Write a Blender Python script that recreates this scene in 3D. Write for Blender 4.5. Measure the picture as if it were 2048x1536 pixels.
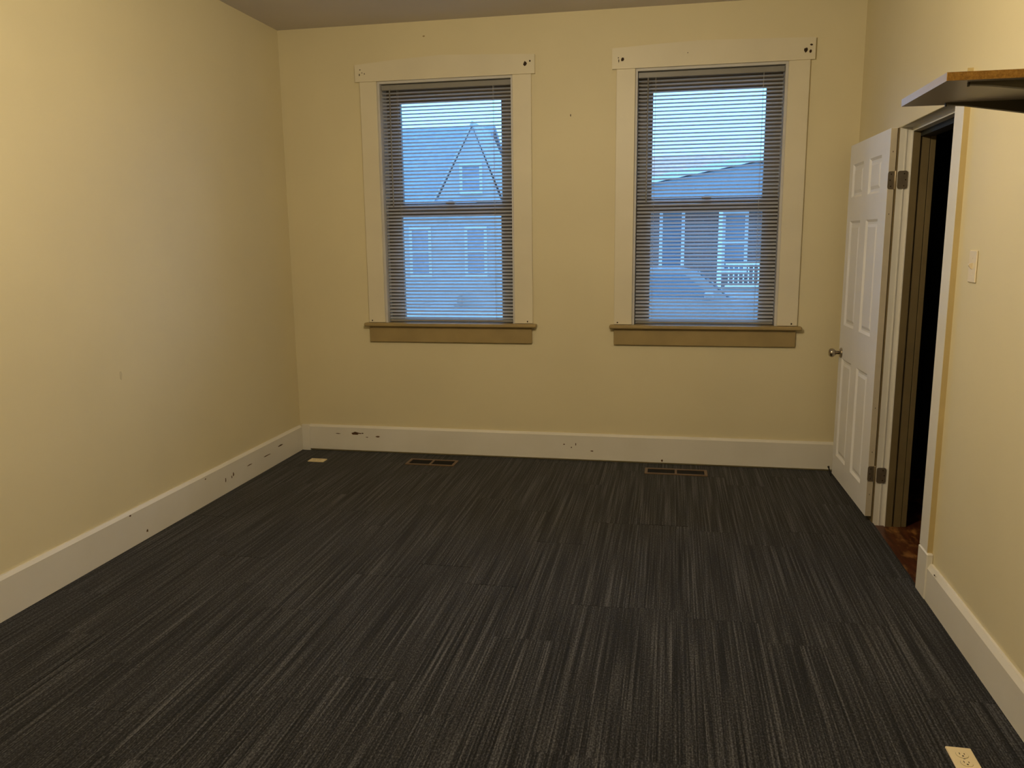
import bpy, bmesh, math, random
from mathutils import Vector, Matrix
random.seed(11)
for o in list(bpy.data.objects): bpy.data.objects.remove(o)
scene = bpy.context.scene
COL = scene.collection

# ---------------------------------------------------------------- camera
# room axes: X along the window wall (left corner = 0), Y towards the windows (wall = 0), Z up, metres
CX, CD, CH = 2.63634, 5.35559, 1.5
YAW, PITCH, ROLL, FPX = -0.1950983, 0.1774727, -0.01131745, 1619.076
W, H, REAR = 3.7215, 2.892, -6.7
cy, sy, cp, sp = math.cos(YAW), math.sin(YAW), math.cos(PITCH), math.sin(PITCH)
fwd = Vector((sy*cp, cy*cp, -sp)); rgt = Vector((cy, -sy, 0)); upv = rgt.cross(fwd)
cr, sr = math.cos(ROLL), math.sin(ROLL)
ax, up2 = cr*rgt + sr*upv, -sr*rgt + cr*upv
cam = bpy.data.cameras.new('camera'); cam.sensor_width = 36; cam.lens = FPX/2048*36; cam.clip_start = .05
camo = bpy.data.objects.new('camera', cam); COL.objects.link(camo)
camo.matrix_world = Matrix(((ax.x, up2.x, -fwd.x, CX), (ax.y, up2.y, -fwd.y, -CD), (ax.z, up2.z, -fwd.z, CH), (0, 0, 0, 1)))
scene.camera = camo

# ---------------------------------------------------------------- world, exposure
world = bpy.data.worlds.new('dusk_sky'); scene.world = world; world.use_nodes = True
bgn = world.node_tree.nodes['Background']
bgn.inputs['Color'].default_value = (0.18, 0.48, 1.0, 1); bgn.inputs['Strength'].default_value = 4.6
vs = scene.view_settings
vs.view_transform = 'Standard'; vs.look = 'None'; vs.gamma = 1; vs.use_curve_mapping = False; vs.exposure = 0.0
LAMP_POS, LAMP_R, LAMP_L, LAMP_COL = (2.05, -3.10, 2.45), 0.05, 740.0, (1.0, 0.835, 0.57)

# ---------------------------------------------------------------- materials
def nodes(name):
    m = bpy.data.materials.new(name); m.use_nodes = True
    nt = m.node_tree; return m, nt, nt.nodes['Principled BSDF']
def ramp(nt, fac, stops):
    r = nt.nodes.new('ShaderNodeValToRGB'); e = r.color_ramp.elements
    while len(e) < len(stops): e.new(.5)
    for i, (p, c) in enumerate(stops): e[i].position = p; e[i].color = (*c, 1)
    nt.links.new(fac, r.inputs['Fac']); return r.outputs['Color']
def noise(nt, vec, scale, detail=3, rough=.5):
    n = nt.nodes.new('ShaderNodeTexNoise'); n.inputs['Scale'].default_value = scale
    n.inputs['Detail'].default_value = detail; n.inputs['Roughness'].default_value = rough
    if vec is not None: nt.links.new(vec, n.inputs['Vector'])
    return n.outputs['Fac']
def coord(nt, kind='Object', scale=(1, 1, 1), rand=False):
    t = nt.nodes.new('ShaderNodeTexCoord'); mp = nt.nodes.new('ShaderNodeMapping')
    mp.inputs['Scale'].default_value = scale
    src = t.outputs[kind]
    if rand:
        oi = nt.nodes.new('ShaderNodeObjectInfo'); mu = nt.nodes.new('ShaderNodeVectorMath'); mu.operation = 'SCALE'
        cx = nt.nodes.new('ShaderNodeCombineXYZ'); nt.links.new(oi.outputs['Random'], cx.inputs['X'])
        mm = nt.nodes.new('ShaderNodeMath'); mm.operation = 'MULTIPLY'; mm.inputs[1].default_value = 7.3
        nt.links.new(oi.outputs['Random'], mm.inputs[0]); nt.links.new(mm.outputs[0], cx.inputs['Y'])
        nt.links.new(cx.outputs[0], mu.inputs[0]); mu.inputs['Scale'].default_value = 53.7
        ad = nt.nodes.new('ShaderNodeVectorMath'); nt.links.new(src, ad.inputs[0]); nt.links.new(mu.outputs[0], ad.inputs[1]); src = ad.outputs[0]
    nt.links.new(src, mp.inputs['Vector']); return mp.outputs[0]
def bump(nt, bs, h, strength, dist=.002):
    b = nt.nodes.new('ShaderNodeBump'); b.inputs['Strength'].default_value = strength; b.inputs['Distance'].default_value = dist
    nt.links.new(h, b.inputs['Height']); nt.links.new(b.outputs[0], bs.inputs['Normal'])
def mix(nt, fac, a, b, mode='MIX'):
    m = nt.nodes.new('ShaderNodeMix'); m.data_type = 'RGBA'; m.blend_type = mode
    for s, v in ((m.inputs[0], fac), (m.inputs[6], a), (m.inputs[7], b)):
        if hasattr(v, 'links') or hasattr(v, 'is_output'): nt.links.new(v, s)
        elif isinstance(v, (int, float)): s.default_value = v
        else: s.default_value = (*v, 1)
    return m.outputs[2]
def paint(name, col, rough=.5, var=.06, scale=3.0, stip=.15, sscale=220, metal=0, spec=.4):
    m, nt, bs = nodes(name)
    v = coord(nt)
    c2 = tuple(x*(1-var) for x in col); c1 = tuple(min(1, x*(1+var*.5)) for x in col)
    nt.links.new(ramp(nt, noise(nt, v, scale, 4), [(.35, c2), (.65, c1)]), bs.inputs['Base Color'])
    bs.inputs['Roughness'].default_value = rough; bs.inputs['Metallic'].default_value = metal
    bs.inputs['Specular IOR Level'].default_value = spec
    if stip: bump(nt, bs, noise(nt, v, sscale, 2), stip, .001)
    return m
M = {}
M['wall'] = paint('cream_wall_paint', (.705, .626, .405), .55, .035, 1.3, .22, 160)
M['ceiling'] = paint('ceiling_paint', (.62, .57, .53), .7, .05, 1.0, .2, 120)
def trim_mat():
    m, nt, bs = nodes('aged_cream_trim_paint'); v = coord(nt)
    base = ramp(nt, noise(nt, v, 2.2, 4), [(.3, (.70, .665, .575)), (.7, (.77, .74, .665))])
    v2 = coord(nt, scale=(1, 1, 2.6))
    sp_ = ramp(nt, noise(nt, v2, 38, 5, .7), [(.70, (0, 0, 0)), (.76, (1, 1, 1))])
    nt.links.new(mix(nt, sp_, base, (.42, .33, .20)), bs.inputs['Base Color'])
    bs.inputs['Roughness'].default_value = .42
    bump(nt, bs, noise(nt, v, 90, 3), .18, .001); return m
M['trim'] = trim_mat()
M['casing'] = paint('window_casing_paint', (.72, .655, .49), .42, .04, 2.5, .15, 90)
M['tan'] = paint('tan_sill_paint', (.36, .265, .115), .45, .10, 6, .15, 80)
M['door'] = paint('white_door_paint', (.83, .825, .84), .40, .03, 4, .2, 60)
M['dooredge'] = paint('door_edge_paint', (.56, .49, .36), .5, .08, 8, .2, 60)
M['hallpaint_gapshade'] = paint('olive_jamb_paint_and_gap_shade', (.17, .125, .055), .5, .12, 6, .15, 60)
M['hallwall'] = paint('unlit_hall_dark_tone', (.012, .014, .012), .7, .1, 2, .1, 80)  # near-black tone puts the gloom of the unlit hall into the colour
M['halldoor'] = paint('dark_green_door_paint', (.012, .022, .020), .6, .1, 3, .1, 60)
def slatmat():
    m = paint('white_enamel_slat', (.70, .72, .75), .33, .05, 7, 0, metal=.45); nt = m.node_tree
    out = [n for n in nt.nodes if n.type == 'OUTPUT_MATERIAL'][0]; bs = nt.nodes['Principled BSDF']
    tl = nt.nodes.new('ShaderNodeBsdfTranslucent'); tl.inputs['Color'].default_value = (.85, .86, .88, 1)
    mx = nt.nodes.new('ShaderNodeMixShader'); mx.inputs[0].default_value = .28
    nt.links.new(bs.outputs[0], mx.inputs[1]); nt.links.new(tl.outputs[0], mx.inputs[2]); nt.links.new(mx.outputs[0], out.inputs['Surface'])
    return m
M['slat'] = slatmat()
M['headrail'] = paint('grey_blind_rail', (.26, .25, .23), .40, .06, 7, 0)
M['cord'] = paint('blind_cord', (.45, .43, .40), .7, .05, 9, 0)
M['sash'] = paint('taupe_sash_paint', (.20, .165, .12), .5, .08, 5, .1, 60)
M['liner'] = paint('window_liner_paint', (.60, .58, .55), .5, .05, 5, .1, 60)
M['brass'] = paint('satin_brass', (.45, .39, .30), .28, .05, 9, 0, metal=1)
M['hinge'] = paint('dull_hinge_metal', (.30, .245, .17), .40, .12, 30, 0, metal=.75)
M['dark'] = paint('dark_hole', (.045, .025, .012), .9, .3, 40, 0)
M['chip'] = paint('bare_wood_chip', (.13, .065, .025), .85, .4, 60, 0)
M['edgeyellow'] = paint('tan_yellow_edge', (.55, .43, .20), .5, .08, 6, .1, 60)
M['ivory'] = paint('ivory_plastic', (.80, .67, .40), .35, .03, 6, 0)
M['ivory2'] = paint('switch_plastic', (.76, .66, .47), .35, .03, 6, 0)
M['ventm'] = paint('brown_register_metal', (.17, .105, .055), .45, .15, 20, 0, metal=.2)
M['black'] = paint('black_void', (.008, .007, .007), .8, .2, 9, 0)
M['shelf'] = paint('grey_laminate', (.19, .165, .155), .35, .05, 5, 0)
M['bracket'] = paint('dark_bracket_metal', (.055, .045, .028), .5, .1, 9, 0, metal=.3)
def chipboard():
    m, nt, bs = nodes('raw_chipboard_edge'); v = coord(nt)
    nt.links.new(ramp(nt, noise(nt, v, 140, 5, .7), [(.3, (.24, .115, .018)), (.55, (.42, .22, .04)), (.75, (.52, .30, .07))]), bs.inputs['Base Color'])
    bs.inputs['Roughness'].default_value = .8; bump(nt, bs, noise(nt, v, 200, 3), .4, .001); return m
M['chipboard'] = chipboard()
def carpet():
    m, nt, bs = nodes('striped_carpet_pile')
    s1 = noise(nt, coord(nt, scale=(1, .02, 1), rand=True), 48, 2, .6)
    s2 = noise(nt, coord(nt, scale=(1, .009, 1), rand=True), 150, 1, .5)
    s3 = noise(nt, coord(nt, scale=(1, .55, 1), rand=True), 190, 3, .65)
    def mth(op, a, b):
        n = nt.nodes.new('ShaderNodeMath'); n.operation = op
        for i, v in enumerate((a, b)):
            if isinstance(v, (int, float)): n.inputs[i].default_value = v
            else: nt.links.new(v, n.inputs[i])
        return n.outputs[0]
    t = mth('ADD', mth('ADD', mth('MULTIPLY', s1, .18), mth('MULTIPLY', s2, .36)), mth('MULTIPLY', s3, .46))
    col = ramp(nt, t, [(.40, (.0030, .0029, .0028)), (.48, (.014, .0136, .0135)), (.54, (.041, .0405, .041)), (.63, (.108, .107, .109))])
    nt.links.new(col, bs.inputs['Base Color'])
    bs.inputs['Roughness'].default_value = .95; bs.inputs['Specular IOR Level'].default_value = .12
    bs.inputs['Sheen Weight'].default_value = .12; bs.inputs['Sheen Roughness'].default_value = .5
    bump(nt, bs, t, .7, .004); return m
M['carpet'] = carpet()
def oldwood():
    m, nt, bs = nodes('worn_red_brown_floorboards'); v = coord(nt, scale=(6, 1, 1))
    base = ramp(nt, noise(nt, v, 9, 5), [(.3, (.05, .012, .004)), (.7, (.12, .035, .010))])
    wear = ramp(nt, noise(nt, coord(nt, scale=(2.2, 1, 1)), 7, 5, .65), [(.52, (0, 0, 0)), (.66, (1, 1, 1))])
    nt.links.new(mix(nt, wear, base, (.30, .14, .04)), bs.inputs['Base Color'])
    bs.inputs['Roughness'].default_value = .45; bump(nt, bs, noise(nt, v, 40, 3), .2, .002); return m
M['wood'] = oldwood()
def glass():
    m = bpy.data.materials.new('window_glass'); m.use_nodes = True; nt = m.node_tree; nt.nodes.clear()
    out = nt.nodes.new('ShaderNodeOutputMaterial'); tr = nt.nodes.new('ShaderNodeBsdfTransparent'); gl = nt.nodes.new('ShaderNodeBsdfGlossy')
    gl.inputs['Roughness'].default_value = .02; fr = nt.nodes.new('ShaderNodeFresnel'); fr.inputs['IOR'].default_value = 1.45
    tr.inputs['Color'].default_value = (.95, .97, .97, 1)
    mx = nt.nodes.new('ShaderNodeMixShader'); nt.links.new(fr.outputs[0], mx.inputs[0]); nt.links.new(tr.outputs[0], mx.inputs[1])
    nt.links.new(gl.outputs[0], mx.inputs[2]); nt.links.new(mx.outputs[0], out.inputs['Surface']); return m
M['glass'] = glass()
def emit(name, col, s):
    m = bpy.data.materials.new(name); m.use_nodes = True; nt = m.node_tree; nt.nodes.clear()
    out = nt.nodes.new('ShaderNodeOutputMaterial'); e = nt.nodes.new('ShaderNodeEmission')
    e.inputs['Color'].default_value = (*col, 1); e.inputs['Strength'].default_value = s
    nt.links.new(e.outputs[0], out.inputs['Surface']); return m
def brick(name, c1, c2, mort, sc=1.0):
    m, nt, bs = nodes(name); t = nt.nodes.new('ShaderNodeTexCoord'); sx = nt.nodes.new('ShaderNodeSeparateXYZ'); cb = nt.nodes.new('ShaderNodeCombineXYZ')
    nt.links.new(t.outputs['Object'], sx.inputs[0]); nt.links.new(sx.outputs['X'], cb.inputs['X']); nt.links.new(sx.outputs['Z'], cb.inputs['Y'])
    b = nt.nodes.new('ShaderNodeTexBrick'); b.inputs['Scale'].default_value = sc; b.inputs['Brick Width'].default_value = .22; b.inputs['Row Height'].default_value = .075
    b.inputs['Mortar Size'].default_value = .008; b.inputs['Color1'].default_value = (*c1, 1); b.inputs['Color2'].default_value = (*c2, 1); b.inputs['Mortar'].default_value = (*mort, 1)
    nt.links.new(cb.outputs[0], b.inputs['Vector']); nt.links.new(b.outputs['Color'], bs.inputs['Base Color']); bs.inputs['Roughness'].default_value = .9; return m
M['brick'] = brick('red_brick', (.20, .10, .075), (.15, .075, .06), (.22, .19, .17))
M['siding'] = paint('grey_siding', (.30, .29, .29), .7, .06, 3, .1, 30)
M['roofgrey'] = paint('slate_grey_shingles', (.30, .30, .32), .85, .14, 7, .3, 40)
M['roofred'] = paint('faded_red_shingles', (.85, .42, .36), .85, .14, 7, .3, 40)
M['ext_white'] = paint('white_exterior_paint', (.88, .80, .74), .5, .04, 4, 0)
M['ext_glass'] = paint('dark_window_glass', (.10, .15, .20), .08, .1, 2, 0, spec=.8)
M['palegrey'] = paint('pale_grey_trim', (.60, .56, .52), .6, .04, 4, 0)
M['asphalt'] = paint('asphalt', (.30, .30, .30), .9, .2, 6, .2, 60)
M['concrete'] = paint('pale_concrete', (.46, .42, .38), .85, .12, 3, .2, 60)
M['carpaint'] = paint('blue_grey_car_paint', (.34, .32, .32), .22, .04, 3, 0, metal=.3, spec=.6)
M['rubber'] = paint('black_rubber', (.02, .02, .02), .8, .1, 9, 0)
M['chrome'] = paint('alloy_wheel', (.6, .6, .62), .3, .05, 9, 0, metal=.9)
M['lens'] = paint('headlight_lens', (.9, .9, .92), .1, .03, 5, 0, spec=.9)

# ---------------------------------------------------------------- helpers (world coordinates, metres)
def box(bm, a, b, bev=0):
    x0, y0, z0 = [min(a[i], b[i]) for i in range(3)]; x1, y1, z1 = [max(a[i], b[i]) for i in range(3)]
    v = [bm.verts.new(p) for p in ((x0,y0,z0),(x1,y0,z0),(x1,y1,z0),(x0,y1,z0),(x0,y0,z1),(x1,y0,z1),(x1,y1,z1),(x0,y1,z1))]
    f = [bm.faces.new([v[i] for i in q]) for q in ((3,2,1,0),(4,5,6,7),(0,1,5,4),(1,2,6,5),(2,3,7,6),(3,0,4,7))]
    if bev: bmesh.ops.bevel(bm, geom=list({e for q in f for e in q.edges}), offset=bev, segments=1, affect='EDGES')
    return bm
def boxes(*bs, bev=0):
    bm = bmesh.new()
    for a, b in bs: box(bm, a, b, bev)
    return bm
def prism(pts, fn, t0, t1, bm=None):
    """closed polygon pts (u,v) extruded from t0 to t1; fn(u,v,t) -> point"""
    bm = bm or bmesh.new()
    A = [bm.verts.new(fn(u, v, t0)) for u, v in pts]; B = [bm.verts.new(fn(u, v, t1)) for u, v in pts]
    bm.faces.new(A); bm.faces.new(B[::-1]); n = len(pts)
    for i in range(n): bm.faces.new((A[i], B[i], B[(i+1) % n], A[(i+1) % n]))
    bmesh.ops.recalc_face_normals(bm, faces=bm.faces[:]); return bm
def lathe(prof, origin, axis, seg=24, bm=None):
    """prof = (radius, height along axis)"""
    bm = bm or bmesh.new(); axis = Vector(axis).normalized()
    u = axis.orthogonal().normalized(); w = axis.cross(u); o = Vector(origin); rings = []
    for r, h in prof:
        rings.append([bm.verts.new(o + axis*h + r*(u*math.cos(2*math.pi*i/seg) + w*math.sin(2*math.pi*i/seg))) for i in range(seg)])
    for a, b in zip(rings, rings[1:]):
        for i in range(seg): bm.faces.new((a[i], a[(i+1) % seg], b[(i+1) % seg], b[i]))
    bm.faces.new(rings[0][::-1]); bm.faces.new(rings[-1])
    bmesh.ops.recalc_face_normals(bm, faces=bm.faces[:])
    return bm
def wpos(o):
    p = Vector((0, 0, 0))
    while o: p += o.location; o = o.parent
    return p
def obj(name, bm, mat, parent=None, base=None, smooth=False, kind=None):
    """bm in world coordinates; base = object origin (world)"""
    me = bpy.data.meshes.new(name)
    pp = wpos(parent) if parent else Vector((0, 0, 0))
    org = Vector(base) if base is not None else pp
    bmesh.ops.translate(bm, verts=bm.verts[:], vec=-org)
    bm.to_mesh(me); bm.free()
    if smooth:
        for p in me.polygons: p.use_smooth = True
    me.materials.append(M[mat] if isinstance(mat, str) else mat)
    o = bpy.data.objects.new(name, me); COL.objects.link(o)
    if parent: o.parent = parent
    o.location = org - pp
    if kind: o['kind'] = kind
    return o
def empty(name, loc):
    o = bpy.data.objects.new(name, None); o.location = loc; o.empty_display_size = .05; COL.objects.link(o); return o
def tag(o, label, cat=None, group=None, kind=None):
    if label: o['label'] = label
    if cat: o['category'] = cat
    if group: o['group'] = group
    if kind: o['kind'] = kind
    return o
def blob(cx, cz, rx, rz, n=9, jit=.35):
    return [(cx + rx*math.cos(2*math.pi*i/n)*(1+random.uniform(-jit, jit)), cz + rz*math.sin(2*math.pi*i/n)*(1+random.uniform(-jit, jit))) for i in range(n)]
S = 'structure'

# ---------------------------------------------------------------- room shell
WIN = [(0.690, 1.605), (2.385, 3.295)]; WZ0, WZ1 = 0.925, 2.532
T = 0.24   # outer wall thickness
bl = []
xs = [-.18, WIN[0][0]-.0, WIN[0][1], WIN[1][0], WIN[1][1], 5.15]
for i in range(5):
    if i in (1, 3):
        bl += [((xs[i], 0, -.5), (xs[i+1], T, WZ0)), ((xs[i], 0, WZ1), (xs[i+1], T, H+.1))]
    else: bl.append(((xs[i], 0, -.5), (xs[i+1], T, H+.1)))
wall_back = tag(obj('wall_back', boxes(*bl), 'wall'), 'cream painted wall with the two windows', kind=S)
wall_left = tag(obj('wall_left', boxes(((-.18, REAR-.18, -.2), (0, 0, H+.1))), 'wall'), 'bare cream painted wall on the left', kind=S)
DY0, DY1, DZ = -1.82, -0.962, 2.03     # rough door opening in the right wall
XH = 3.862
wall_right = tag(obj('wall_right', boxes(((W, REAR-.18, -.2), (XH, DY0, H+.1)), ((W, DY1, -.2), (XH, 0, H+.1)), ((W, DY0, DZ), (XH, DY1, H+.1))), 'wall'),
                 'cream painted wall with the open doorway', kind=S)
wall_rear = tag(obj('wall_rear', boxes(((-.18, REAR-.18, -.2), (W, REAR, H+.1))), 'wall'), 'cream wall behind the viewer', kind=S)
ceiling = tag(obj('ceiling', boxes(((-.18, REAR-.18, H), (5.15, 0, H+.1))), 'ceiling'), 'plain greyish white ceiling', kind=S)
floor = tag(obj('floor', boxes(((0, REAR, -.2), (W-.012, 0, -.008))), 'black'), 'dark grey carpet laid in striped planks', kind=S)

# carpet planks, 0.25 x 1.0 m, staggered columns
def plank_mesh(wd, ln):
    bm = boxes(((-wd/2, -ln/2, -.008), (wd/2, ln/2, 0)))
    me = bpy.data.meshes.new('carpet_plank'); bm.to_mesh(me); bm.free(); me.materials.append(M['carpet']); return me
full = {}
offs = {8: .54, 10: .20, 11: .26, 12: .415}
XR = W - .012
for c in range(15):
    x0, x1 = c*.25, min((c+1)*.25, XR)
    if x1 - x0 < .02: continue
    off = offs.get(c, random.random())
    y = -off + 1.0
    while y > REAR:
        ya, yb = max(y-1.0, REAR), min(y, 0.0)
        if yb - ya > .02:
            key = (round(x1-x0, 3), round(yb-ya, 3))
            if key not in full: full[key] = plank_mesh(x1-x0-.0004, yb-ya-.0004)
            o = bpy.data.objects.new('carpet_plank', full[key]); COL.objects.link(o)
            o.parent = floor; o.location = ((x0+x1)/2, (ya+yb)/2, random.uniform(-.0009, .0009))
        y -= 1.0

# baseboards: flat board with a bevelled cap
def bb_profile(h, t, lip=.014): return [(0, .0), (t, .0), (t, h-lip), (t*.45, h), (0, h)]
b = prism(bb_profile(.182, .021), lambda u, v, t: (u, t, v+.003), REAR, -.021)
baseboard_left = tag(obj('baseboard_left', b, 'trim'), 'off white scuffed baseboard along the left wall', kind=S)
b = prism(bb_profile(.178, .021), lambda u, v, t: (t, -u, v+.014), .082, W)
baseboard_back = tag(obj('baseboard_back', b, 'trim'), 'off white baseboard under the windows with chipped paint', kind=S)
obj('corner_block', boxes(((.021, 0, 0), (.081, -.023, .190)), bev=.002), 'trim', baseboard_back)
b = prism(bb_profile(.158, .021, .020), lambda u, v, t: (W-u, t, v+.001), -1.926, REAR)
baseboard_right = tag(obj('baseboard_right', b, 'trim'), 'off white baseboard on the right wall beyond the doorway', kind=S)
b = prism(bb_profile(.158, .014, .020), lambda u, v, t: (W-u, t, v+.001), -.86, -.021)
tag(obj('baseboard_behind_door', b, 'trim'), 'short off white baseboard hidden behind the open door', kind=S)
b = prism(bb_profile(.17, .021), lambda u, v, t: (t, REAR+u, v+.001), 0, W)
tag(obj('baseboard_rear', b, 'trim'), 'off white baseboard on the wall behind the viewer', kind=S)
def chip(cx, cz, rx, rz, parent, y, mat='chip', name='paint_chip', n=9):
    return obj(name, prism(blob(cx, cz, rx, rz, n), lambda u, v, t: (u, t, v), y, y-.0012), mat, parent)
for cx, cz, rx, rz in ((.425, .137, .030, .010), (.462, .139, .016, .005), (.487, .140, .006, .004), (.60, .119, .014, .005), (.30, .133, .016, .0025), (.52, .112, .010, .002), (1.94, .115, .006, .004), (2.02, .117, .004, .008), (2.13, .075, .010, .003), (2.6, .028, .006, .008), (1.99, .095, .004, .004)):
    chip(cx, cz, rx, rz, baseboard_back, -.0212)
for yy, zz, ry, rz in ((-.55, .10, .045, .003), (-.78, .10, .03, .0025), (-.98, .095, .006, .012), (-1.0, .085, .004, .010), (-1.07, .085, .004, .012), (-1.28, .155, .006, .004), (-1.83, .045, .007, .008), (-1.95, .166, .007, .004), (-.36, .12, .03, .004)):
    obj('scuff_mark', prism(blob(yy, zz, ry, rz), lambda u, v, t: (t, u, v), .0212, .0222), 'chip', baseboard_left)
for yy, zz in ((-2.02, .1495),):
    obj('scuff_mark', prism(blob(yy, zz, .005, .003), lambda u, v, t: (W-.0205-t, u, v), 0, .002), 'dark', baseboard_right)
obj('nail_hole', prism(blob(1.978, 2.27, .003, .008), lambda u, v, t: (u, t, v), -.0002, -.0012), 'dark', wall_back)
obj('nail_hole', prism(blob(1.02, 2.80, .008, .004), lambda u, v, t: (u, t, v), -.0002, -.0012), 'tan', wall_back)

M['smudge'] = paint('wall_smudge', (.62, .54, .34), .6, .1, 30, 0)
obj('smudge', prism(blob(-1.89, .865, .010, .022), lambda u, v, t: (t, u, v), .0002, .0010), 'smudge', wall_left)

# ---------------------------------------------------------------- windows with casing, double-hung sashes
def window(idx, x0, x1, tops, holes, label):
    cxm = (x0+x1)/2
    w = empty('window_%d' % idx, (cxm, 0, WZ0)); tag(w, label, kind=S)
    la, ra = x0-.117, x1+.123                       # outer edges of the side casings
    obj('side_casing', boxes(((la, 0, .938), (x0, -.020, WZ1)), bev=.0025), 'casing', w)
    obj('side_casing', boxes(((x1, 0, .938), (ra, -.020, WZ1)), bev=.0025), 'casing', w)
    pts = [(la-.027, WZ1), (ra+.024, WZ1)] + tops[::-1]
    hc = obj('head_casing', prism(pts, lambda u, v, t: (u, t, v), 0, -.026), 'casing', w)
    for (hx, hz, rx, rz) in holes:
        chip(hx, hz, rx, rz, hc, -.0262, 'dark', 'nail_hole', 7)
    for hx in (la+.024, ra-.036):
        chip(hx, .952, .005, .006, w, -.0202, 'dark', 'nail_hole', 6)
    obj('stool', boxes(((la-.028, .055, .913), (ra+.026, -.052, .936)), bev=.005), 'tan', w)
    obj('apron', boxes(((la, 0, .803), (ra-.006, -.020, .913)), bev=.003), 'tan', w)
    # jamb liners around the recess
    obj('frame_liner', boxes(((x0, .0, WZ0+.011), (x0+.014, T, WZ1)), ((x1-.014, .0, WZ0+.011), (x1, T, WZ1)), ((x0+.014, .0, WZ1-.014), (x1-.014, T, WZ1)), ((x0, .055, WZ0-.02), (x1, T+.03, WZ0+.011))), 'liner', w)
    def sash(name, y0, y1, z0, z1, gz0, gz1):
        gx0, gx1 = x0+.108, x1-.106
        a, b = x0+.014, x1-.014
        s = obj(name, boxes(((a, y0, z0), (gx0, y1, z1)), ((gx1, y0, z0), (b, y1, z1)), ((gx0, y0, z0), (gx1, y1, gz0)), ((gx0, y0, gz1), (gx1, y1, z1))), 'sash', w)
        obj('pane', boxes(((gx0, (y0+y1)/2-.002, gz0), (gx1, (y0+y1)/2+.002, gz1))), 'glass', s)
        return s
    up = sash('upper_sash', .135, .17, 1.675, 2.518, 1.745, 2.41)
    lo = sash('lower_sash', .095, .13, .937, 1.740, .960, 1.662)
    bm = boxes(((cxm-.03, .085, 1.740), (cxm+.03, .13, 1.752)), ((cxm-.012, .078, 1.750), (cxm+.024, .10, 1.760)), bev=.002)
    obj('sash_lock', bm, 'brass', lo)
    return w
window(1, *WIN[0], [(.546, 2.640), (.80, 2.658), (1.13, 2.674), (1.5, 2.660), (1.752, 2.648)],
       [(1.690, 2.593, .010, .012), (1.722, 2.608, .006, .006), (.584, 2.608, .003, .004), (.597, 2.588, .003, .003), (.614, 2.581, .003, .005), (.579, 2.577, .003, .007)],
       'tall double hung window near the left corner, cream casing and tan sill')
window(2, *WIN[1], [(2.241, 2.655), (2.5, 2.666), (2.77, 2.674), (3.2, 2.662), (3.442, 2.655)],
       [(2.304, 2.585, .010, .011), (2.282, 2.579, .003, .010), (2.279, 2.597, .003, .004), (3.387, 2.587, .010, .013), (3.414, 2.577, .007, .008), (3.417, 2.613, .008, .006), (2.70, 2.605, .003, .003)],
       'tall double hung window nearer the open door, cream casing and tan sill')

# ---------------------------------------------------------------- mini blinds
TILT, SW, PIT, BY = math.radians(32), .0255, .0230, .040
def blind(x0, x1, label, seed):
    rnd = random.Random(seed)
    xa, xb = x0+.020, x1-.019; cxm = (xa+xb)/2; L = xb-xa
    r = empty('mini_blind', (cxm, BY, .940))
    tag(r, label, 'blind', 'mini blinds in the windows')
    obj('headrail', boxes(((xa-.004, BY-.014, 2.480), (xb+.004, BY+.014, 2.514)), bev=.003), 'headrail', r)
    obj('bottom_rail', boxes(((xa, BY-.012, .941), (xb, BY+.012, .957)), bev=.004), 'headrail', r)
    # one curved slat; section across the depth (u = depth, rises outward)
    sec = []
    n = 4
    for i in range(n+1):
        u = -SW/2 + SW*i/n
        sec.append((u, .0024*(1-(2*u/SW)**2)))
    ca, sa = math.cos(TILT), math.sin(TILT)
    pts = [(u*ca - v*sa, u*sa + v*ca) for u, v in sec]
    bm = bmesh.new(); rows_ = [[bm.verts.new((t, u, v)) for u, v in pts] for t in (-L/2, L/2)]
    for i in range(n): bm.faces.new((rows_[0][i], rows_[1][i], rows_[1][i+1], rows_[0][i+1]))
    me = bpy.data.meshes.new('slat'); bm.to_mesh(me); bm.free(); me.materials.append(M['slat'])
    z = .968; k = 0
    while z < 2.474:
        o = bpy.data.objects.new('slat', me); COL.objects.link(o); o.parent = r
        o.location = (rnd.uniform(-.0012, .0012), 0, z-.940)
        o.rotation_euler = (math.radians(rnd.gauss(0, 1.0)), math.radians(rnd.gauss(0, .03)), 0)
        z += PIT; k += 1
    for fx in (.12, .865):
        x = xa + L*fx
        bm = bmesh.new()
        for dy in (-.0125, .0125): box(bm, (x-.0007, BY+dy-.0006, .955), (x+.0007, BY+dy+.0006, 2.482))
        obj('ladder_cord', bm, 'cord', r)
    xw = xa + .058
    bm = lathe([(.0035, 0), (.0045, .02), (.0040, .76)], (xw, BY-.022, 1.715), (0, 0, 1), 8)
    wd = obj('tilt_wand', bm, 'headrail', r, smooth=True)
    obj('wand_hook', boxes(((xw-.002, BY-.024, 2.474), (xw+.002, BY-.012, 2.488))), 'headrail', wd)
    return r
blind(*WIN[0], 'grey mini blind with open slats in the window near the left corner', 3)
blind(*WIN[1], 'grey mini blind with open slats in the window nearer the open door', 4)

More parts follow.
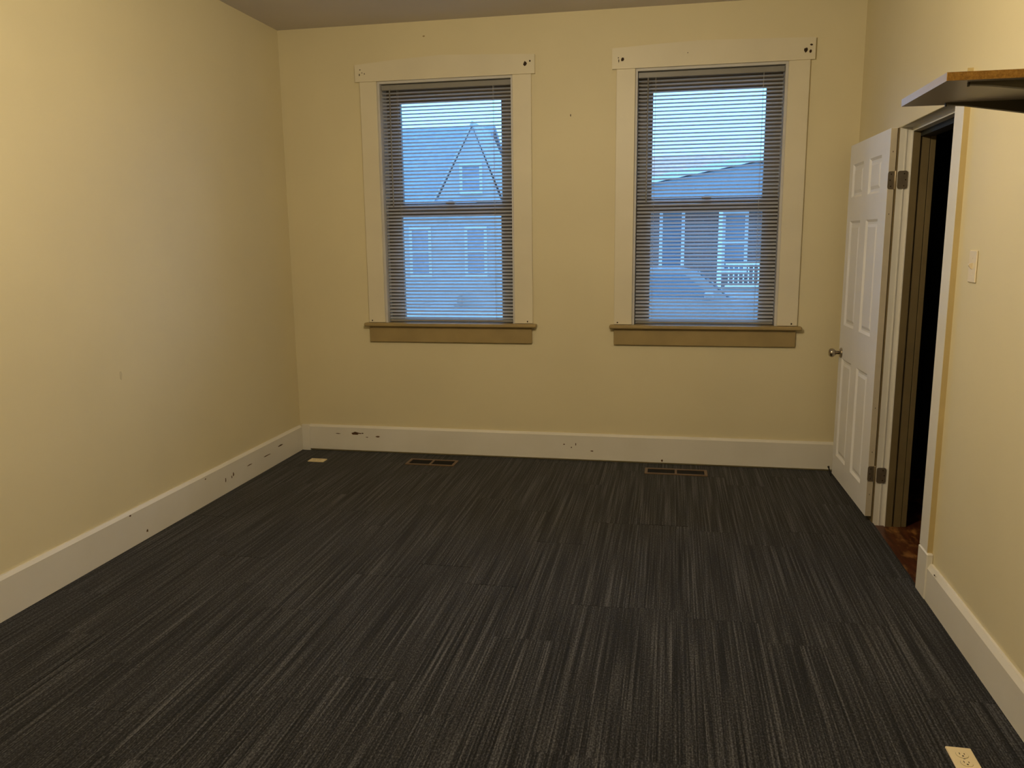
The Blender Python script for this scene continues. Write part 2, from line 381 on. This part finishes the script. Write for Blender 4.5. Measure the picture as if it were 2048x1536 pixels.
# ---------------------------------------------------------------- doorway frame
fr = empty('trim_1', (W, -1.39, 0)); tag(fr, 'off white door frame around the dark doorway', kind=S)
yf, yn = -.985, -1.800
obj('hinge_jamb', boxes(((W-.014, yf, -.012), (3.7625, DY1, 2.01))), 'trim', fr)
obj('jamb_bead', boxes(((3.734, yf-.004, -.012), (3.740, yf, 2.01))), 'trim', fr)
obj('stop_edge', boxes(((3.7625, yf-.013, -.012), (3.766, DY1, 1.99))), 'trim', fr)
obj('door_stop', boxes(((3.766, yf-.012, -.012), (3.799, DY1, 1.99))), 'hallpaint_gapshade', fr)
obj('hall_jamb', boxes(((3.799, yf+.006, -.012), (3.809, DY1, 1.99)), ((3.809, yf-.008, -.012), (3.843, DY1, 1.99)), ((3.843, yf+.004, -.012), (3.847, DY1, 1.99))), 'hallpaint_gapshade', fr)
obj('hall_casing', boxes(((3.847, yf-.006, -.012), (XH+.010, DY1+.08, 1.99)), bev=.002), 'hallpaint_gapshade', fr)
obj('hinge_side_casing', boxes(((W-.018, yf+.002, -.006), (W, -.885, 2.01))), 'hallpaint_gapshade', fr)  # brown colour stands in for the shade in the gap behind the leaf
obj('head_casing', boxes(((W-.016, -1.905, 2.01), (W, -.885, 2.108)), bev=.002), 'wall', fr)
obj('head_jamb', boxes(((W, DY0, 2.010), (3.7625, DY1, DZ)), ((3.7625, DY0, 1.990), (3.80, DY1, DZ))), 'trim', fr)
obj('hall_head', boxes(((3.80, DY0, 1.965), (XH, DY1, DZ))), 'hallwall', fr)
obj('latch_jamb', boxes(((W-.004, DY0, -.012), (XH, yn, 2.01))), 'trim', fr)
obj('latch_side_casing', boxes(((W-.021, -1.905, .2), (W, yn, 2.01)), bev=.002), 'trim', fr)
obj('casing_edge', boxes(((W-.0205, -1.910, .16), (W, -1.905, 2.108))), 'edgeyellow', fr)  # side strip of the casing, a darker tan-yellow than the wall
obj('plinth_block', boxes(((W-.026, -1.926, 0), (W, yn-.004, .200)), bev=.004), 'trim', fr)

# ---------------------------------------------------------------- hallway beyond the door
floor_h = tag(obj('floor_hall', boxes(((W-.012, -3.2, -.2), (5.0, 0, -.012))), 'wood'), 'worn red brown wooden floor past the doorway', kind=S)
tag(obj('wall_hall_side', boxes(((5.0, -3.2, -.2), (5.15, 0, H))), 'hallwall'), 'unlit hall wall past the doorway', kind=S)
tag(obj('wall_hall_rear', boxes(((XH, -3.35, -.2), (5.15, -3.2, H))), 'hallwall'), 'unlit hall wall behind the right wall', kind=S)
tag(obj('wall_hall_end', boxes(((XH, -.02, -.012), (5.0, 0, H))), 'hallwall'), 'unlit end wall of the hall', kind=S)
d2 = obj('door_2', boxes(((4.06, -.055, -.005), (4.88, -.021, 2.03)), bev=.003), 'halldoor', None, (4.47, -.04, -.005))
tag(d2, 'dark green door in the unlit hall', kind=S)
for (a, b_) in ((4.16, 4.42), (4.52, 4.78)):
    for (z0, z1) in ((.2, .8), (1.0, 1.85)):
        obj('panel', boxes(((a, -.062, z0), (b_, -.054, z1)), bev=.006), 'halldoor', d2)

# ---------------------------------------------------------------- open six-panel door
LN, LT, LZ0, LZ1 = .812, .030, .030, 2.012
P0 = Vector((3.671, -.966, 0)); P1 = Vector((3.650, -.966+.8117, 0)); du = (P1-P0).normalized()
nrm = Vector((-du.y, du.x, 0)); nrm = -nrm if nrm.x > 0 else nrm     # room side of the leaf
def lf(s, d, z): p = P0 + du*s + nrm*d; return (p.x, p.y, z)           # d > 0 out of the visible face
cols = [(.140, .375), (.500, .735)]; rows = [(.165, .770), (.970, 1.580), (1.712, 1.900)]
bm = bmesh.new()
ss = [0, cols[0][0], cols[0][1], cols[1][0], cols[1][1], LN]; zz = [LZ0, rows[0][0], rows[0][1], rows[1][0], rows[1][1], rows[2][0], rows[2][1], LZ1]
def quad(bm, a, b, c, d): bm.faces.new([bm.verts.new(p) for p in (a, b, c, d)])
for i in range(5):
    for j in range(7):
        s0, s1, z0, z1 = ss[i], ss[i+1], zz[j], zz[j+1]
        if i in (1, 3) and j in (1, 3, 5):
            g, dp = .013, -.010
            o_ = [(s0, z0), (s1, z0), (s1, z1), (s0, z1)]; n_ = [(s0+g, z0+g), (s1-g, z0+g), (s1-g, z1-g), (s0+g, z1-g)]
            for k in range(4):
                k2 = (k+1) % 4
                quad(bm, lf(o_[k][0], 0, o_[k][1]), lf(o_[k2][0], 0, o_[k2][1]), lf(n_[k2][0], dp, n_[k2][1]), lf(n_[k][0], dp, n_[k][1]))
            quad(bm, *[lf(s, dp, z) for s, z in n_])
        else: quad(bm, lf(s0, 0, z0), lf(s1, 0, z0), lf(s1, 0, z1), lf(s0, 0, z1))
quad(bm, lf(0, -LT, LZ0), lf(0, -LT, LZ1), lf(LN, -LT, LZ1), lf(LN, -LT, LZ0))
quad(bm, lf(LN, 0, LZ0), lf(LN, -LT, LZ0), lf(LN, -LT, LZ1), lf(LN, 0, LZ1))
quad(bm, lf(0, 0, LZ1), lf(LN, 0, LZ1), lf(LN, -LT, LZ1), lf(0, -LT, LZ1))
quad(bm, lf(0, 0, LZ0), lf(0, -LT, LZ0), lf(LN, -LT, LZ0), lf(LN, 0, LZ0))
quad(bm, lf(0, 0, LZ0), lf(0, 0, LZ1), lf(0, -LT, LZ1), lf(0, -LT, LZ0))
bmesh.ops.remove_doubles(bm, verts=bm.verts[:], dist=.0004)
bmesh.ops.recalc_face_normals(bm, faces=bm.faces[:])
door = obj('door_1', bm, 'door', None, lf(0, -LT/2, LZ0)); tag(door, 'open white six panel door folded back against the right wall', kind=S)
for (s0, s1) in cols:
    for (z0, z1) in rows:
        bm = bmesh.new(); g0, g1 = .024, .040
        a = [lf(s, -.0101, z) for s, z in ((s0+g0, z0+g0), (s1-g0, z0+g0), (s1-g0, z1-g0), (s0+g0, z1-g0))]
        c = [lf(s, -.0030, z) for s, z in ((s0+g1, z0+g1), (s1-g1, z0+g1), (s1-g1, z1-g1), (s0+g1, z1-g1))]
        A = [bm.verts.new(p) for p in a]; C = [bm.verts.new(p) for p in c]
        bm.faces.new(C); bm.faces.new(A[::-1])
        for k in range(4): bm.faces.new((A[k], A[(k+1) % 4], C[(k+1) % 4], C[k]))
        bmesh.ops.recalc_face_normals(bm, faces=bm.faces[:])
        obj('raised_panel', bm, 'door', door)
# hinge-side edge strip in the older yellowed paint
e0 = prism([(-.0005, .0005), (-LT+.0005, .0005), (-LT+.0005, -.0012), (-.0005, -.0012)], lambda d, s, t: lf(s, d, t), LZ0+.001, LZ1-.001)
edge = obj('hinge_edge', e0, 'dooredge', door)
for z in (1.90, 1.60, .615, .38, .15):
    obj('nail_hole', prism(blob(-.015, z, .0016, .004), lambda d, zz_, t: lf(t, d, zz_), -.0014, -.0022), 'dark', edge)
def hinge(z0, z1):
    pin = P0 + du*(-.006) + nrm*(-LT-.003)
    h = obj('hinge', lathe([(.005, z0-.004), (.0062, z0), (.0062, z1), (.005, z1+.004)], (pin.x, pin.y, 0), (0, 0, 1), 12), 'hinge', door, smooth=True)
    def plate(cx_fn, u0, u1):
        r = .010; pts = []
        for (cu, cz, a0) in ((u1-r, z1-r, 0), (u0+r, z1-r, 90), (u0+r, z0+r, 180), (u1-r, z0+r, 270)):
            for k in range(4): a = math.radians(a0+30*k); pts.append((cu+r*math.cos(a), cz+r*math.sin(a)))
        return prism(pts, cx_fn, 0, 1)
    obj('hinge_plate', plate(lambda u, v, t: lf(-.0014-.0022*t, u, v), -LT-.004, .0015), 'hinge', h)
    obj('hinge_plate', plate(lambda u, v, t: (u, yf-.0042-.0022*t, v), 3.7085, 3.755), 'hinge', h)
    for zz_ in (z0+.014, (z0+z1)/2, z1-.014):
        du_ = .007 if zz_ != (z0+z1)/2 else 0
        obj('screw', lathe([(.0034, -.0066), (.003, -.0078)], (3.742-du_+.004, yf, zz_), (0, 1, 0), 8), 'dark', h)
        q_ = lf(0, -.009-du_*.6, zz_); obj('screw', lathe([(.0034, .0036), (.003, .0048)], q_, -du, 8), 'dark', h)
hinge(1.720, 1.806); hinge(.222, .304)
kz, ks = .800, LN-.062
k0 = Vector(lf(ks, 0, kz))
knob = obj('knob', lathe([(.010, .010), (.010, .030), (.016, .036), (.0245, .044), (.0275, .054), (.0255, .064), (.018, .071), (.006, .074)], k0, nrm, 24), 'brass', door, smooth=True)
obj('rosette', lathe([(.031, .0), (.031, .004), (.024, .010), (.012, .012)], k0, nrm, 24), 'brass', knob, smooth=True)
obj('latch_plate', boxes((lf(LN-.0005, -.004, kz-.028), lf(LN+.0015, -LT+.004, kz+.028))), 'brass', door)
obj('door_stop_pin', lathe([(.004, 0), (.004, .055), (.006, .056), (.006, .066)], lf(LN-.004, .004, .010), (nrm*.30+Vector((0, 0, 1.0))), 10), 'rubber', door)

# ---------------------------------------------------------------- shelf on the right wall with tapered brackets
sx0, sy0, sy1, sz0, sz1 = 3.302, -3.050, -2.630, 1.878, 1.899
sh = empty('wall_shelf', (W, (sy0+sy1)/2, sz0)); tag(sh, 'grey laminate shelf with raw orange edge on the right wall', 'shelf')
obj('board', boxes(((sx0, sy0+.002, sz0), (W-.002, sy1, sz1))), 'shelf', sh)
obj('raw_edge', boxes(((sx0+.0005, sy0, sz0+.0005), (W-.002, sy0+.002, sz1-.0005))), 'chipboard', sh)
for yb, tip in ((-3.012, 3.366), (-2.672, 3.415)):
    pts = [(tip, sz0), (tip, sz0-.006), (tip+.05, sz0-.010), (W-.01, sz0-.050), (W, sz0-.085), (W, sz0)]
    br = obj('bracket', prism(pts, lambda u, v, t: (u, t, v), yb-.009, yb+.009), 'bracket', sh)
    obj('bracket_lip', boxes(((tip-.003, yb-.004, sz0-.010), (tip+.001, yb+.004, sz0))), 'bracket', br)

# ---------------------------------------------------------------- switch, floor outlets, registers
sw = empty('light_switch', (W, -2.09, 1.38)); tag(sw, 'ivory toggle light switch on the wall beside the doorway', 'switch')
obj('plate', boxes(((W, -2.128, 1.322), (W-.006, -2.052, 1.440)), bev=.003), 'ivory2', sw)
obj('toggle', prism([(0, -.010), (0, .012), (.004, .011), (.014, -.001), (.013, -.006), (.004, -.010)], lambda u, v, t: (W-.006-u, t, 1.384-v), -2.0945, -2.0855), 'ivory2', sw)
for z in (1.351, 1.411): obj('screw', lathe([(.003, .006), (.0028, .0068)], (W, -2.09, z), (-1, 0, 0), 10), 'ivory2', sw)
def outlet(cx, cy, along, label):
    o = empty('floor_outlet', (cx, cy, 0)); tag(o, label, 'outlet', 'ivory outlets set in the carpet')
    a, b_ = (.035, .0575) if along == 'Y' else (.0575, .035)
    obj('plate', boxes(((cx-a, cy-b_, -.001), (cx+a, cy+b_, .006)), bev=.002), 'ivory', o)
    for s in (-1, 1):
        px, py = (cx, cy+s*.0195) if along == 'Y' else (cx+s*.0195, cy)
        f = obj('socket', lathe([(.0165, .0055), (.0165, .0070), (.0150, .0074)], (px, py, 0), (0, 0, 1), 20), 'ivory', o)
        bm = lathe([(.0170, .0058), (.0170, .0061)], (px, py, 0), (0, 0, 1), 20)
        obj('socket_ring', bm, 'dark', f)
        def slot(dx, dy, hx, hy):
            if along == 'X': dx, dy, hx, hy = dy, dx, hy, hx
            obj('slot', boxes(((px+dx-hx, py+dy-hy, .0070), (px+dx+hx, py+dy+hy, .0077))), 'dark', f)
        slot(-.0064, .003, .0011, .0042); slot(.0064, .003, .0011, .0035); slot(0, -.0075, .0024, .0024)
    obj('screw', lathe([(.003, .006), (.0026, .0070)], (cx, cy, 0), (0, 0, 1), 10), 'brass', o)
    return o
outlet(3.498, -3.036, 'Y', 'ivory duplex outlet set in the carpet close to the right baseboard')
outlet(.252, -.283, 'X', 'ivory outlet plate in the carpet by the far left corner')
def register(x0, x1, y0, y1, label):
    r = empty('floor_register', ((x0+x1)/2, (y0+y1)/2, 0)); tag(r, label, 'floor vent', 'brown floor registers under the windows')
    m = .018; xm = (x0+x1)/2
    obj('frame', boxes(((x0, y0, 0), (x1, y0+m, .006)), ((x0, y1-m, 0), (x1, y1, .006)), ((x0, y0+m, 0), (x0+m, y1-m, .006)), ((x1-m, y0+m, 0), (x1, y1-m, .006)), ((xm-.007, y0+m, 0), (xm+.007, y1-m, .006))), 'ventm', r)
    obj('duct', boxes(((x0+.004, y0+.004, -.0015), (x1-.004, y1-.004, .0012))), 'black', r)
    n = 16; me = None
    for half in ((x0+m, xm-.007), (xm+.007, x1-m)):
        for i in range(1, n):
            x = half[0] + (half[1]-half[0])*i/n
            if me is None:
                o = obj('louver', boxes(((x-.0012, y0+m, .0015), (x+.0012, y1-m, .0042))), 'black', r, (x, (y0+y1)/2, .0015)); me = o.data
            else:
                o = bpy.data.objects.new('louver', me); COL.objects.link(o); o.parent = r
                o.location = Vector((x, (y0+y1)/2, .0015)) - r.location
    return r
register(.888, 1.228, -.285, -.148, 'brown two slot floor register below the window near the left corner')
register(2.492, 2.888, -.258, -.128, 'brown two slot floor register below the window nearer the door')

# ---------------------------------------------------------------- ceiling lamp (above the view)
lx, ly, lz = LAMP_POS
lamp = empty('ceiling_lamp', (lx, ly, H)); tag(lamp, 'bare warm bulb hanging from the ceiling over the middle of the carpet', 'lamp')
obj('canopy', lathe([(.060, H), (.060, H-.012), (.030, H-.035), (.006, H-.045), (.006, lz+.150), (.024, lz+.140), (.024, lz+.095)], (lx, ly, 0), (0, 0, 1), 24), 'ext_white', lamp, smooth=True)
prof = [(.024, lz+.098), (.026, lz+.070)] + [(LAMP_R*math.sin(math.radians(a)), lz+LAMP_R*math.cos(math.radians(a))) for a in range(40, 180, 14)] + [(.004, lz-LAMP_R)]
obj('bulb', lathe(prof, (lx, ly, 0), (0, 0, 1), 24), emit('warm_bulb_glow', LAMP_COL, LAMP_L), lamp, smooth=True)

# ---------------------------------------------------------------- outdoors seen through the blinds
GZ = -.50
tag(obj('ground', boxes(((-40, T+.02, GZ-.3), (40, 14.2, GZ))), 'asphalt'), 'grey asphalt street outside the windows', kind=S)
tag(obj('ground_far', boxes(((-40, 14.2, GZ-.3), (40, 60, GZ+.02))), 'concrete'), 'pale concrete across the street', kind=S)
def ext_window(x0, x1, z0, z1, y, parent, glass='ext_glass', trim='ext_white'):
    f = obj('house_window', boxes(((x0-.09, y-.05, z0-.09), (x0, y, z1+.09)), ((x1, y-.05, z0-.09), (x1+.09, y, z1+.09)), ((x0, y-.05, z0-.09), (x1, y, z0)), ((x0, y-.05, z1), (x1, y, z1+.09)), ((x0, y-.04, (z0+z1)/2-.02), (x1, y, (z0+z1)/2+.02))), trim, parent)
    obj('pane', boxes(((x0, y-.025, z0), (x1, y-.012, z1))), glass, f)
# brick bungalow with porch (window nearer the door)
hb = empty('brick_bungalow', (4.2, 18, GZ)); tag(hb, 'brick bungalow with white porch columns seen through the window nearer the door', 'house')
obj('wall', boxes(((.2, 17.5, GZ), (8.6, 24, 2.75))), 'brick', hb)
obj('roof', prism([(16.9, 2.70), (20.7, 3.95), (24.6, 2.70), (24.6, 2.58), (20.7, 3.83), (16.9, 2.58)], lambda u, v, t: (t, u, v), -.2, 9.0), 'roofred', hb)
obj('porch_floor', boxes(((1.0, 15.6, GZ), (8.2, 17.5, .12))), 'concrete', hb)
pg = obj('porch_gable', prism([(1.2, 2.66), (8.0, 2.66), (8.0, 2.42), (1.2, 2.42)], lambda u, v, t: (u, t, v), 15.75, 17.5), 'siding', hb)
obj('pediment', prism([(1.2, 2.66), (4.6, 3.27), (8.0, 2.66)], lambda u, v, t: (u, t, v), 15.82, 17.4), 'siding', hb)
for (xa_, za_, xb_, zb_) in ((.95, 2.66, 4.6, 3.32), (8.25, 2.66, 4.6, 3.32)):
    obj('rake_board', prism([(xa_, za_-.03), (xb_, zb_-.03), (xb_, zb_+.13), (xa_, za_+.13)], lambda u, v, t: (u, t, v), 15.66, 15.80), 'ext_white', hb)
    obj('porch_roof', prism([(xa_, za_+.045), (xb_, zb_+.05), (xb_, zb_+.12), (xa_, za_+.12)], lambda u, v, t: (u, t, v), 15.80, 18.4), 'roofgrey', hb)
for xc in (1.45, 3.80, 7.0):
    obj('porch_column', lathe([(.085, .12), (.085, .2), (.060, .24), (.052, 2.30), (.085, 2.36), (.085, 2.42)], (xc, 15.85, 0), (0, 0, 1), 12), 'ext_white', hb, smooth=True)
ext_window(2.36, 2.86, .62, 2.18, 17.5, hb); ext_window(4.02, 4.52, .62, 2.05, 17.5, hb); ext_window(5.6, 6.2, .62, 2.1, 17.5, hb)
rl = obj('porch_rail', boxes(((3.95, 15.80, .80), (6.9, 15.88, .87)), ((3.95, 15.80, .22), (6.9, 15.88, .28))), 'ext_white', hb)
for i in range(24): obj('baluster', boxes(((4.02+i*.12, 15.82, .28), (4.05+i*.12, 15.86, .80))), 'ext_white', rl)
# tall gabled house (window near the left corner)
hg = empty('gabled_house', (-4.4, 19, GZ)); tag(hg, 'grey house with a steep front gable seen through the window near the left corner', 'house')
obj('wall', boxes(((-9.0, 18.2, GZ), (-2.25, 25, 2.62))), 'concrete', hg)
obj('roof', prism([(17.9, 2.55), (20.6, 5.05), (25.3, 2.55), (25.3, 2.40), (20.6, 4.9), (17.9, 2.40)], lambda u, v, t: (t, u, v), -9.3, -2.95), 'roofgrey', hg)
obj('gable', prism([(-4.15, 2.6), (-3.05, 4.66), (-2.25, 2.6)], lambda u, v, t: (u, t, v), 18.0, 20.4), 'concrete', hg)
for (xa_, xb_) in ((-4.28, -3.05), (-2.12, -3.05)):
    obj('rake_board', prism([(xa_, 2.5), (xb_, 4.70), (xb_, 4.82), (xa_-.06*(1 if xa_ < xb_ else -1), 2.5)], lambda u, v, t: (u, t, v), 17.96, 20.5), 'concrete', hg)
ext_window(-3.36, -2.86, 2.85, 3.55, 18.0, hg, 'roofgrey', 'palegrey')
ext_window(-5.0, -4.5, .5, 1.8, 18.2, hg, 'roofgrey', 'palegrey'); ext_window(-3.3, -2.8, .5, 1.8, 18.2, hg, 'roofgrey', 'palegrey')
obj('steps', boxes(((-4.2, 17.2, GZ), (-3.5, 18.2, GZ+.18)), ((-4.2, 17.6, GZ+.18), (-3.5, 18.2, GZ+.36))), 'concrete', hg)
# parked sedan on the far kerb
car = empty('sedan', (2.45, 9.0, GZ)); tag(car, 'blue grey sedan parked in the street outside', 'car')
cz = GZ
side = [(.25, .30), (.25, .72), (.45, .90), (1.05, .98), (1.65, 1.02), (3.35, .98), (4.25, .84), (4.60, .66), (4.66, .34), (4.30, .22), (.5, .22)]
def cf(u, v, t): return (u, t, v+cz)
obj('body', prism(side, cf, 8.15, 9.85), 'carpaint', car)
obj('cabin', prism([(.95, .97), (1.45, 1.42), (1.75, 1.47), (2.75, 1.47), (3.05, 1.42), (3.60, .96)], cf, 8.28, 9.72), 'carpaint', car)
obj('side_glass', prism([(1.25, 1.02), (1.58, 1.37), (2.15, 1.41), (2.15, 1.02)], cf, 8.268, 8.278), 'ext_glass', car)
obj('side_glass', prism([(2.22, 1.02), (2.22, 1.41), (2.85, 1.39), (3.30, 1.02)], cf, 8.268, 8.278), 'ext_glass', car)
obj('windscreen', prism([(3.10, 1.395), (3.585, .985), (3.60, .995), (3.115, 1.405)], cf, 8.38, 9.62), 'ext_glass', car)
for xw in (1.15, 3.80):
    for yw in (8.12, 9.68):
        t_ = obj('wheel', lathe([(.20, 0), (.31, .02), (.32, .10), (.31, .18), (.20, .20)], (xw, yw, cz+.32), (0, 1, 0), 20), 'rubber', car)
        obj('hubcap', lathe([(.19, -.006), (.17, -.012), (.05, -.016)], (xw, yw, cz+.32), (0, 1, 0), 16), 'chrome', t_)
for yl in (8.3, 9.55): obj('headlight', boxes(((4.50, yl, cz+.60), (4.67, yl+.22, cz+.74)), bev=.02), 'lens', car)
obj('wing_mirror', boxes(((3.15, 8.0, cz+1.0), (3.30, 8.16, cz+1.12)), bev=.02), 'carpaint', car)
